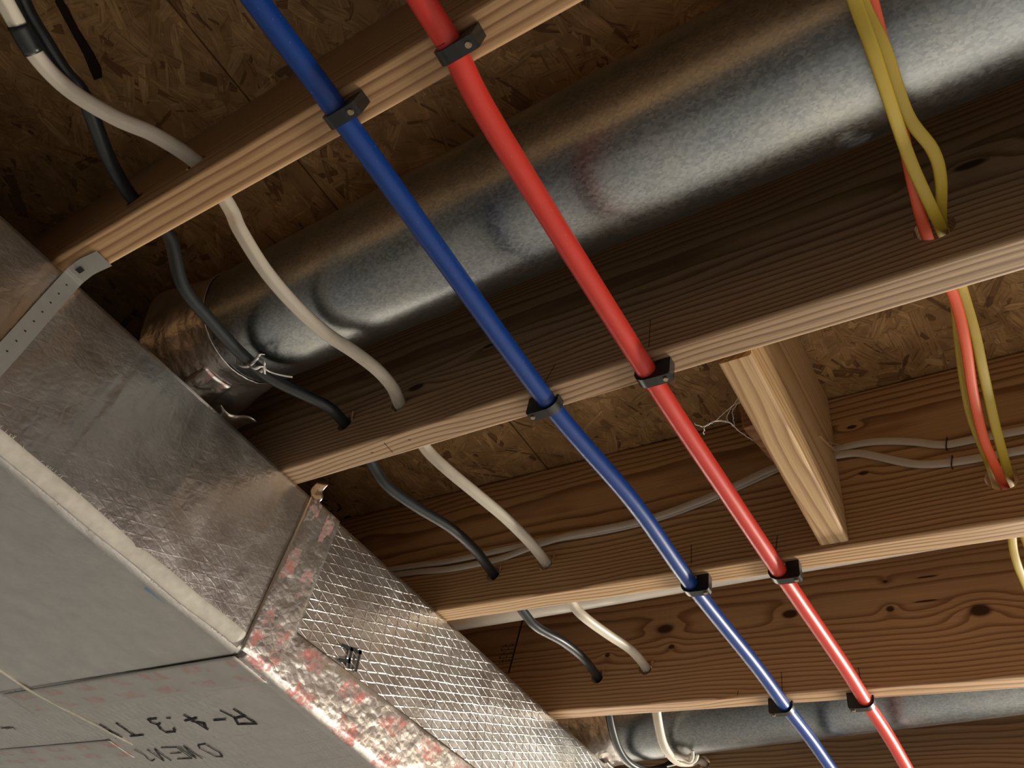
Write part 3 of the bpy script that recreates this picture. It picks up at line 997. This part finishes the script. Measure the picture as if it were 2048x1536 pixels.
proto = {}
for sd in (1, -1):
    d = bpy.data.meshes.new('clip_body')
    bm = clip_mesh(sd)
    bmesh.ops.recalc_face_normals(bm, faces=bm.faces)
    bm.to_mesh(d)
    bm.free()
    e = bpy.data.meshes.new('nail')
    bm = nail_mesh(sd)
    bm.to_mesh(e)
    bm.free()
    proto[sd] = (d, e)
ordn = {1: 'nearest joist, at the top of the photo', 2: 'joist below the near round duct', 3: 'joist with the stapled cables', 4: 'knotty joist at the far duct'}
first = {}
for col, pts, sides in (('blue', BL, {1: 1, 2: -1, 3: 1, 4: -1}), ('red', RD, {1: 1, 2: 1, 3: 1, 4: -1})):
    for k, sd in sides.items():
        y = face_y(k, pts[0][0]) + T / 2 - 0.001
        path = cr([(a, b, 0) for a, b in pts], 8)
        x = min(path, key=lambda q: abs(q.y - y)).x
        c_ = thing('pipe_clip', 'black clip holding the %s pipe to the %s' % (col, ordn[k]), 'clip', (x, y, zat(y)), 0.02, 'black pipe clips')
        obj('band', proto[sd][0], None if sd in first else M['black'], c_)
        obj('nail', proto[sd][1], None if sd in first else M['brass'], c_)
        first[sd] = 1


# ------------------------------------------------------------------ cables
def cable(name, pts, w_, h_, mat, label, groove=0.0, expo=2.0, group=None, up=(0, 0, 1), twist=None, cat='cable'):
    o = obj(name, sweep(pts, w_, h_, up, 20, groove, 8, expo, twist), mat, None, smooth=True)
    return tag(o, label, cat, group)


WH = [(-0.634, -0.62, 0.05), (-0.6340, -0.30, 0.058), (-0.638, -0.22, 0.048), (-0.6460, -0.172, 0.036), (-0.6550, -0.1450, 0.031), (-0.6670, -0.1162, 0.030), (-0.6798, -0.0824, 0.030), (-0.6829, -0.0443, 0.035), (-0.6721, -0.0003, 0.045), (-0.6554, 0.0358, 0.055), (-0.6416, 0.0800, 0.060),
      (-0.6425, 0.112, 0.0595), (-0.6470, 0.1440, 0.0560), (-0.6503, 0.1664, 0.048), (-0.6546, 0.2190, 0.038), (-0.6535, 0.2737, 0.034), (-0.6475, 0.3239, 0.034), (-0.6351, 0.3680, 0.037), (-0.6310, 0.4074, 0.042), (-0.6400, 0.4463, 0.051), (-0.6551, 0.4801, 0.0560),
      (-0.6590, 0.505, 0.0560), (-0.6615, 0.527, 0.0535), (-0.6658, 0.5589, 0.045), (-0.6548, 0.5983, 0.036), (-0.6404, 0.6582, 0.032), (-0.6313, 0.7269, 0.034), (-0.6368, 0.8066, 0.044), (-0.6479, 0.8720, 0.0525),
      (-0.6505, 0.893, 0.0530), (-0.6525, 0.919, 0.0510), (-0.6554, 0.9802, 0.040), (-0.6504, 1.0173, 0.035), (-0.6466, 1.0923, 0.045), (-0.6441, 1.1745, 0.060), (-0.6590, 1.2550, 0.0770), (-0.6640, 1.280, 0.0790), (-0.6660, 1.300, 0.0790), (-0.669, 1.325, 0.0755),
      (-0.678, 1.355, 0.058), (-0.690, 1.395, 0.034), (-0.7048, 1.4500, 0.016), (-0.7110, 1.4950, 0.009), (-0.7130, 1.5500, 0.013), (-0.714, 1.61, 0.035), (-0.715, 1.655, 0.060), (-0.715, 1.69, 0.067), (-0.715, 1.73, 0.068), (-0.715, 1.85, 0.068)]
BK = [(-0.610, -0.62, 0.06), (-0.6100, -0.30, 0.066), (-0.6220, -0.18, 0.059), (-0.6659, -0.1278, 0.055), (-0.6793, -0.0876, 0.052), (-0.6877, -0.0599, 0.052), (-0.6919, -0.0340, 0.053), (-0.7309, 0.0187, 0.058), (-0.7483, 0.0468, 0.0615), (-0.7590, 0.0748, 0.0635),
      (-0.7590, 0.110, 0.0635), (-0.7590, 0.1380, 0.0600), (-0.7750, 0.1870, 0.036), (-0.7808, 0.2419, 0.032), (-0.7849, 0.3003, 0.032), (-0.7806, 0.3529, 0.034), (-0.7644, 0.4034, 0.042), (-0.7545, 0.4415, 0.049), (-0.7590, 0.4780, 0.0530),
      (-0.7605, 0.503, 0.0530), (-0.7625, 0.525, 0.0505), (-0.7670, 0.5634, 0.040), (-0.7636, 0.5976, 0.030), (-0.7516, 0.6526, 0.030), (-0.7357, 0.7233, 0.036), (-0.7393, 0.7974, 0.044), (-0.7528, 0.8700, 0.0487),
      (-0.7540, 0.893, 0.0490), (-0.7543, 0.917, 0.0475), (-0.7523, 0.9810, 0.035), (-0.7484, 1.0197, 0.030), (-0.7382, 1.0900, 0.040), (-0.7457, 1.1768, 0.055), (-0.7640, 1.2550, 0.0680), (-0.7690, 1.280, 0.0690), (-0.7705, 1.300, 0.0690), (-0.7735, 1.3250, 0.0660),
      (-0.785, 1.360, 0.046), (-0.8000, 1.4150, 0.022), (-0.8100, 1.4700, 0.006), (-0.8120, 1.5250, 0.002), (-0.8000, 1.5800, 0.010), (-0.790, 1.64, 0.04), (-0.79, 1.672, 0.06)]
wc = cable('electrical_cable', WH, 0.0190, 0.0150, M['white'], 'thick off-white cable threaded through the joists, right of the black one', 0.16, 2.3)
cable('electrical_cable', BK, 0.0172, 0.0150, M['blackc'], 'thick black cable threaded through the joists beside the foil duct', 0.05, 2.2)
# black tape wrap on the white cable
tw = cr(WH, 8)
seg_ = [p for p in tw if -0.113 < p.y < -0.086]
obj('tape_band', sweep(seg_, 0.0215, 0.0175, seg=20, smooth_path=False), M['black'], wc, smooth=True)

Y1 = [(0.020, -0.25, 0.05), (0.020, 0.06, 0.047), (0.0195, 0.12, 0.046), (0.0140, 0.1800, 0.0360), (0.0136, 0.2373, 0.030), (0.0151, 0.2822, 0.022), (0.0159, 0.3382, 0.022), (0.0174, 0.3940, 0.029), (0.0226, 0.4537, 0.0372), (0.0255, 0.4854, 0.0455),
      (0.0270, 0.525, 0.0510), (0.0278, 0.5723, 0.0535), (0.0272, 0.6273, 0.0480), (0.0240, 0.6852, 0.044), (0.0202, 0.7738, 0.048), (0.0190, 0.8490, 0.058), (0.0182, 0.8847, 0.0615), (0.013, 0.93, 0.0585), (-0.0003, 1.0075, 0.050), (-0.0030, 1.0527, 0.045), (-0.0010, 1.1228, 0.045), (-0.0050, 1.20, 0.055), (-0.0068, 1.27, 0.065), (-0.0068, 1.33, 0.065), (-0.0068, 1.39, 0.065)]
Y2 = [(0.036, -0.25, 0.05), (0.035, 0.06, 0.047), (0.034, 0.12, 0.046), (0.0265, 0.1800, 0.0430), (0.0185, 0.2418, 0.037), (0.0235, 0.2892, 0.031), (0.0255, 0.3521, 0.031), (0.0361, 0.3962, 0.036), (0.0362, 0.4321, 0.0435), (0.0275, 0.4837, 0.0535),
      (0.0260, 0.525, 0.0600), (0.0205, 0.5841, 0.064), (0.0108, 0.6531, 0.061), (0.0035, 0.7144, 0.058), (0.0003, 0.7683, 0.059), (0.0025, 0.857, 0.0645), (0.003, 0.915, 0.0660), (0.008, 0.96, 0.068), (0.014, 1.0, 0.066), (0.016, 1.1, 0.064), (0.012, 1.2, 0.065), (0.0068, 1.27, 0.066), (0.0068, 1.33, 0.066), (0.0068, 1.39, 0.066)]
OR = [(0.028, -0.25, 0.060), (0.029, 0.06, 0.058), (0.029, 0.12, 0.0575), (0.0275, 0.18, 0.0530), (0.0253, 0.2490, 0.0455), (0.0204, 0.3420, 0.041), (0.0140, 0.4358, 0.0455), (0.0122, 0.4846, 0.0445),
      (0.0150, 0.525, 0.046), (0.0190, 0.5717, 0.0455), (0.0165, 0.6286, 0.0405), (0.0094, 0.7015, 0.040), (0.0052, 0.7826, 0.045), (0.0075, 0.8457, 0.050), (0.0095, 0.8813, 0.0525), (0.014, 0.93, 0.050), (0.022, 1.0, 0.050), (0.023, 1.12, 0.048), (0.019, 1.2, 0.049), (0.001, 1.27, 0.0535), (0.001, 1.33, 0.0535), (0.001, 1.39, 0.0535)]
cable('flat_cable', Y1, 0.0105, 0.0048, M['yellow'], 'yellow flat cable, left one of the pair, hanging below the near round duct', 0, 3.0, 'yellow cables on the right', twist=lambda t: 0.12)
cable('flat_cable', Y2, 0.0105, 0.0048, M['yellow'], 'yellow flat cable, right one of the pair, bulging out before the joist', 0, 3.0, 'yellow cables on the right', twist=lambda t: 0.12)
cable('flat_cable', OR, 0.0105, 0.0060, M['orange'], 'orange cable running with the yellow pair through the joists', 0, 2.6)


def onj3(l, off):
    return [(x, face_y(3, x) - off - (o[0] if o else 0), z) for x, z, *o in l]


TOP = [(1.0, 0.110), (0.30, 0.118), (0.05, 0.1235), (0.001, 0.1250), (-0.040, 0.1265), (-0.070, 0.1400), (-0.092, 0.1490), (-0.120, 0.157), (-0.143, 0.1600), (-0.175, 0.1590), (-0.215, 0.1580), (-0.266, 0.1440), (-0.320, 0.127), (-0.382, 0.1100), (-0.465, 0.0955), (-0.553, 0.0925), (-0.648, 0.0955), (-0.75, 0.0940), (-0.859, 0.0920), (-0.982, 0.0985), (-1.3, 0.105)]
LOW = [(1.0, 0.080), (0.30, 0.088), (0.042, 0.0920), (-0.037, 0.0945), (-0.075, 0.1020), (-0.100, 0.115), (-0.125, 0.1310), (-0.150, 0.144), (-0.182, 0.1465, .002), (-0.215, 0.1490, .0062), (-0.266, 0.1430, .0062), (-0.320, 0.1262, .0062), (-0.382, 0.1090, .0062), (-0.465, 0.0940, .0062), (-0.553, 0.0915, .0062), (-0.61, 0.0915, .0062), (-0.66, 0.0860, .0060), (-0.70, 0.081, .003), (-0.74, 0.0765), (-0.78, 0.074), (-0.859, 0.0745), (-0.982, 0.084), (-1.3, 0.09)]
cable('flat_cable', onj3(TOP, 0.0036), 0.0052, 0.0125, M['romex'], 'upper pale flat cable stapled along the joist face', 0.0, 2.6, 'stapled pale cables')
cable('flat_cable', onj3(LOW, 0.0036), 0.0052, 0.0125, M['romex'], 'lower pale flat cable stapled along the joist face', 0.0, 2.6, 'stapled pale cables')
for x, z, lb in ((-0.0365, 0.1268, 'upper'), (-0.0365, 0.0945, 'lower')):
    bm = bmesh.new()
    yf = face_y(3, x)
    sweep([(x - 0.002, yf + 0.004, z - 0.0085), (x - 0.002, yf - 0.0070, z - 0.0080), (x + 0.002, yf - 0.0070, z + 0.0080), (x + 0.002, yf + 0.004, z + 0.0085)], 0.0020, 0.0016, up=(1, 0, 0), seg=8, n=3, bm=bm, smooth_path=False)
    tag(obj('cable_staple', bm, M['staple']), 'dark staple over the %s pale flat cable, left of the orange cable' % lb, 'staple', 'staples on the pale cables')

# ties holding the cables
bm = bmesh.new()
tie = [(-0.7950, 0.3010, 0.0415), (-0.7960, 0.3110, 0.0250), (-0.7850, 0.3180, 0.0215), (-0.7690, 0.3170, 0.0240), (-0.7610, 0.3150, 0.0320), (-0.7590, 0.3200, 0.0370)]
sweep(tie, 0.0045, 0.0016, seg=8, n=6, bm=bm)
sweep([(-0.7780, 0.3150, 0.0210), (-0.7700, 0.3220, 0.0160), (-0.7620, 0.3250, 0.0190), (-0.7640, 0.3320, 0.0260), (-0.7740, 0.3340, 0.0230)], 0.0050, 0.0018, seg=8, n=6, bm=bm)
sweep([(-0.7640, 0.3180, 0.0300), (-0.7560, 0.3220, 0.0250), (-0.7610, 0.3290, 0.0220), (-0.7720, 0.3400, 0.0240)], 0.0045, 0.0018, seg=8, n=6, bm=bm)
sweep([(-0.7690, 0.3300, 0.0260), (-0.7700, 0.3470, 0.0330), (-0.7660, 0.3580, 0.0375), (-0.7560, 0.3700, 0.0415)], 0.0050, 0.0016, seg=8, n=6, bm=bm)
tag(obj('wire_tie', bm, M['steel'], smooth=True), 'twisted grey tie on the black cable under the near round duct', 'tie')
bm = bmesh.new()
sweep([(-0.720, 1.500, 0.008), (-0.706, 1.512, 0.010), (-0.694, 1.5250, 0.010), (-0.682, 1.533, 0.013), (-0.676, 1.537, 0.020)], 0.016, 0.011, seg=12, n=5, bm=bm)
sweep([(-0.694, 1.520, 0.010), (-0.680, 1.531, 0.004), (-0.668, 1.522, 0.008), (-0.664, 1.510, 0.018)], 0.006, 0.004, seg=8, n=5, bm=bm)
sweep([(-0.700, 1.532, 0.006), (-0.684, 1.541, 0.004), (-0.668, 1.536, 0.008), (-0.660, 1.527, 0.016)], 0.007, 0.004, seg=8, n=5, bm=bm)
sweep([(-0.698, 1.535, 0.008), (-0.720, 1.5520, 0.0085), (-0.7420, 1.5600, 0.0080)], 0.0045, 0.0030, seg=8, n=4, bm=bm)
tag(obj('cable_tie', bm, M['pvc'], smooth=True), 'knotted white tie on the off-white cable under the far round duct', 'tie')

# cobweb between the red pipe and the block
bm = bmesh.new()
rngw = random.Random(2)


def strand(pts, r):
    q = cr(pts, 6)
    q = [p + Vector([rngw.gauss(0, 0.0005) for _ in range(3)]) for p in q]
    sweep(q, r, seg=5, bm=bm, smooth_path=False)


main = [(-0.2660, 0.615, -0.008), (-0.2806, 0.620, 0.0147), (-0.2708, 0.630, 0.0167), (-0.2590, 0.635, 0.0258), (-0.2500, 0.650, 0.0351), (-0.2493, 0.670, 0.0454), (-0.2486, 0.720, 0.0689), (-0.2419, 0.740, 0.0803), (-0.2145, 0.752, 0.085)]
strand(main[1:], 0.0011)
strand([p for p in main[2:6]], 0.0016)
strand([(-0.2590, 0.635, 0.0258), (-0.2500, 0.632, 0.030), (-0.2440, 0.630, 0.0334), (-0.2150, 0.626, 0.045)], 0.0007)
strand([(-0.2708, 0.630, 0.0167), (-0.2760, 0.640, 0.019), (-0.2802, 0.650, 0.0229)], 0.0008)
strand([(-0.2493, 0.670, 0.0454), (-0.2440, 0.655, 0.0450), (-0.2380, 0.640, 0.0440), (-0.2150, 0.625, 0.042)], 0.0006)
strand([(-0.2500, 0.650, 0.0351), (-0.2450, 0.640, 0.0380), (-0.2150, 0.610, 0.040)], 0.0006)
tag(obj('cobweb', bm, M['web']), 'dusty cobweb strung between the red pipe and the pine block', 'cobweb')
